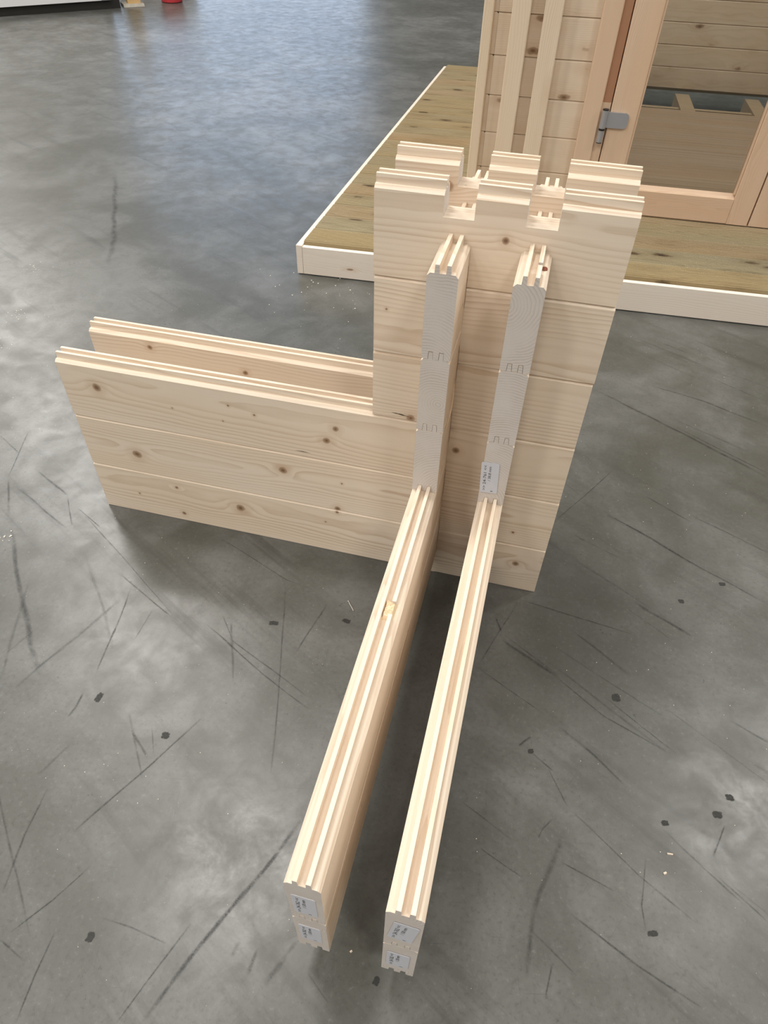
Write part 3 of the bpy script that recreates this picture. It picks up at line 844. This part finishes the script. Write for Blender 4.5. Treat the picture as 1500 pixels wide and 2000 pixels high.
# hinge on the left leaf (thing > door_leaf > hinge)
def hinge(zb):
    m = MB()
    uc = 7.52 * h; r = 0.080 * h; vc = -0.075 * h
    m.cyl((uc, vc, zb + 0.36 * h), (uc, vc, zb + 0.79 * h), r, seg=20, mi=0)
    m.cyl((uc, vc, zb + 0.31 * h), (uc, vc, zb + 0.36 * h), r * 1.02, seg=20, mi=1)
    m.cyl((uc, vc, zb + 0.02 * h), (uc, vc, zb + 0.31 * h), r * 0.95, seg=20, mi=0)
    m.cyl((uc, vc, zb), (uc, vc, zb + 0.02 * h), r * 0.95, seg=20, mi=1)
    m.cyl((uc, vc, zb + 0.79 * h), (uc, vc, zb + 0.815 * h), r * 1.02, seg=20, mi=1)
    o = m.build('hinge', [M_HING, M_BLK], dl, smooth=False)
    m = MB()
    z0, z1, u0, u1, rr = zb + 0.375 * h, zb + 0.745 * h, 7.57 * h, 8.15 * h, 0.10 * h
    out = [(u0, z0), (u1 - rr, z0)] + [(u1 - rr + rr * math.sin(t), z0 + rr - rr * math.cos(t)) for t in (0.4, 0.8, 1.2, 1.57)] + \
          [(u1 - rr + rr * math.cos(t), z1 - rr + rr * math.sin(t)) for t in (0, 0.4, 0.8, 1.2)] + [(u1 - rr, z1), (u0, z1)]
    va, vb = -0.062 * h, -0.001
    m.poly([(a, va, b) for a, b in out], 0)
    for i in range(len(out)):
        j = (i + 1) % len(out)
        m.poly([(out[j][0], va, out[j][1]), (out[i][0], va, out[i][1]), (out[i][0], vb, out[i][1]), (out[j][0], vb, out[j][1])], 0)
    m.build('hinge_plate', M_HING, dl)
hinge(2.725 * h)
hinge(11.0 * h)
# threshold, cabin floor, joists where the last boards are missing
m = MB(); m.box(6.93 * h, 17.25 * h, 0.05 * h, 0.6 * h, 0.886 * h, 0.908 * h); m.build('threshold', M_DOOR, cabin)
rnd = random.Random(4)
nf = 13
for k in range(nf):
    v0 = 0.64 * h + k * (11.7 - 0.64) * h / nf; v1 = 0.64 * h + (k + 1) * (11.7 - 0.64) * h / nf
    m = MB(); m.box(CU0 + 0.06, CU1 - 0.06, v0 + 0.0004, v1 - 0.0004, 0.70 * h, 0.86 * h)
    m.build('floor_board', M_FLR, cabin)
for u0 in (5.7, 8.6, 11.5, 14.42, 17.3):
    m = MB(); m.box(u0 * h, (u0 + 0.58) * h, 0.7 * h, 15.0 * h, 0.05 * h, 0.695 * h); m.build('joist', M_BEAR, cabin)
ucuts = (4.6, 5.7, 8.6, 11.5, 14.42, 17.3, 19.7)
for i in range(len(ucuts) - 1):
    m = MB(); m.box((ucuts[i] + (0.59 if i else 0)) * h, (ucuts[i + 1] - 0.01) * h, 12.85 * h, 13.1 * h, 0.05 * h, 0.62 * h); m.build('joist_nogging', M_BEAR, cabin)
# roof boards left off to let light into the cabin; only rafters built
for k in range(5):
    u0 = CU0 + 0.25 + k * 0.42
    m = MB(); m.box(0.0, CD + 0.06, -0.02, 0.02, 0.0, 0.09)
    m.build('rafter', M_CABZ, cabin, (u0, 0.0, ZTOP + 0.001), math.pi / 2)
m = MB(); m.box(6.93 * h, 17.25 * h, 0.0, 0.6 * h, ZTOP - 0.045, ZTOP); m.build('door_lintel', M_DOOR, cabin)

# ------------------------------------------------------------------ things at the far left edge
M_WHITE = plain('white_laminate', (0.74, 0.74, 0.75), 0.35, 0.4, var=0.02, scale=4)
M_DARK = plain('dark_plinth', (0.018, 0.016, 0.014), 0.7)
M_GREY = plain('grey_edge_profile', (0.30, 0.31, 0.33), 0.4)
pl = tag(empty('display_plinth', (-5.75, 3.712, 0), math.radians(44.97)), 'long white display plinth on a dark recessed base at the top left', 'plinth')
m = MB(); m.box(0.0, 2.50, 0.02, 0.8, 0.065, 0.75); m.build('body', M_WHITE, pl)
m = MB(); m.box(0.0, 2.66, 0.045, 0.8, 0.0, 0.065); m.build('recessed_base', M_DARK, pl)
m = MB(); m.box(2.50, 2.58, 0.018, 0.8, 0.065, 0.75); m.build('edge_profile', M_GREY, pl)
po = tag(empty('timber_post', (-3.86, 5.78, 0), 0.7), 'short raw timber post on a pale foot beside the white plinth', 'post')
m = MB(); m.extrude([(-0.05, 0.02), (0.05, 0.02), (0.05, 0.6), (-0.05, 0.6)], -0.055, 0.055)
m.build('post', wood('post_pine', 60, ((0.62, 0.42, 0.20), (0.42, 0.26, 0.11))), po)
m = MB(); m.extrude([(-0.085, 0.0), (0.085, 0.0), (0.075, 0.02), (-0.075, 0.02)], -0.10, 0.08)
m.build('foot', plain('pale_concrete_foot', (0.50, 0.46, 0.38), 0.8, var=0.2, scale=40), po)
bx = tag(empty('white_box', (-4.05, 6.45, 0), 0.75), 'white carton standing behind the timber post at the top edge', 'box')
m = MB(); m.box(-0.25, 0.45, 0.0, 0.3, 0.0, 0.4); m.build('carton', M_WHITE, bx)
m = MB(); m.box(-0.252, 0.452, 0.12, 0.17, 0.4, 0.402); m.build('packing_tape', plain('tape', (0.55, 0.42, 0.25), 0.3), bx)
rb = tag(empty('red_bucket', (-3.63, 6.07, 0)), 'red plastic bucket on the floor at the far top edge', 'bucket')
m = MB(); seg = 28
pr = [(0.0, 0.004), (0.085, 0.0), (0.095, 0.006), (0.125, 0.25), (0.132, 0.25), (0.132, 0.262), (0.118, 0.262), (0.09, 0.02), (0.0, 0.02)]
for i in range(seg):
    t0, t1 = 2 * math.pi * i / seg, 2 * math.pi * (i + 1) / seg
    for (r0, z0), (r1, z1) in zip(pr[:-1], pr[1:]):
        q = [(r0 * math.cos(t0), r0 * math.sin(t0), z0), (r0 * math.cos(t1), r0 * math.sin(t1), z0), (r1 * math.cos(t1), r1 * math.sin(t1), z1), (r1 * math.cos(t0), r1 * math.sin(t0), z1)]
        if r0 == 0: q = q[1:]
        if r1 == 0: q = q[:3]
        m.poly(q)
m.build('pail', plain('red_plastic', (0.55, 0.05, 0.06), 0.35), rb)
m = MB()
for i in range(12):
    t0, t1 = math.pi * i / 12, math.pi * (i + 1) / 12
    m.cyl((0.132 * math.cos(t0), -0.02 - 0.10 * math.sin(t0), 0.25 - 0.05 * math.sin(t0)), (0.132 * math.cos(t1), -0.02 - 0.10 * math.sin(t1), 0.25 - 0.05 * math.sin(t1)), 0.003, seg=6)
m.build('handle', M_STEEL, rb)
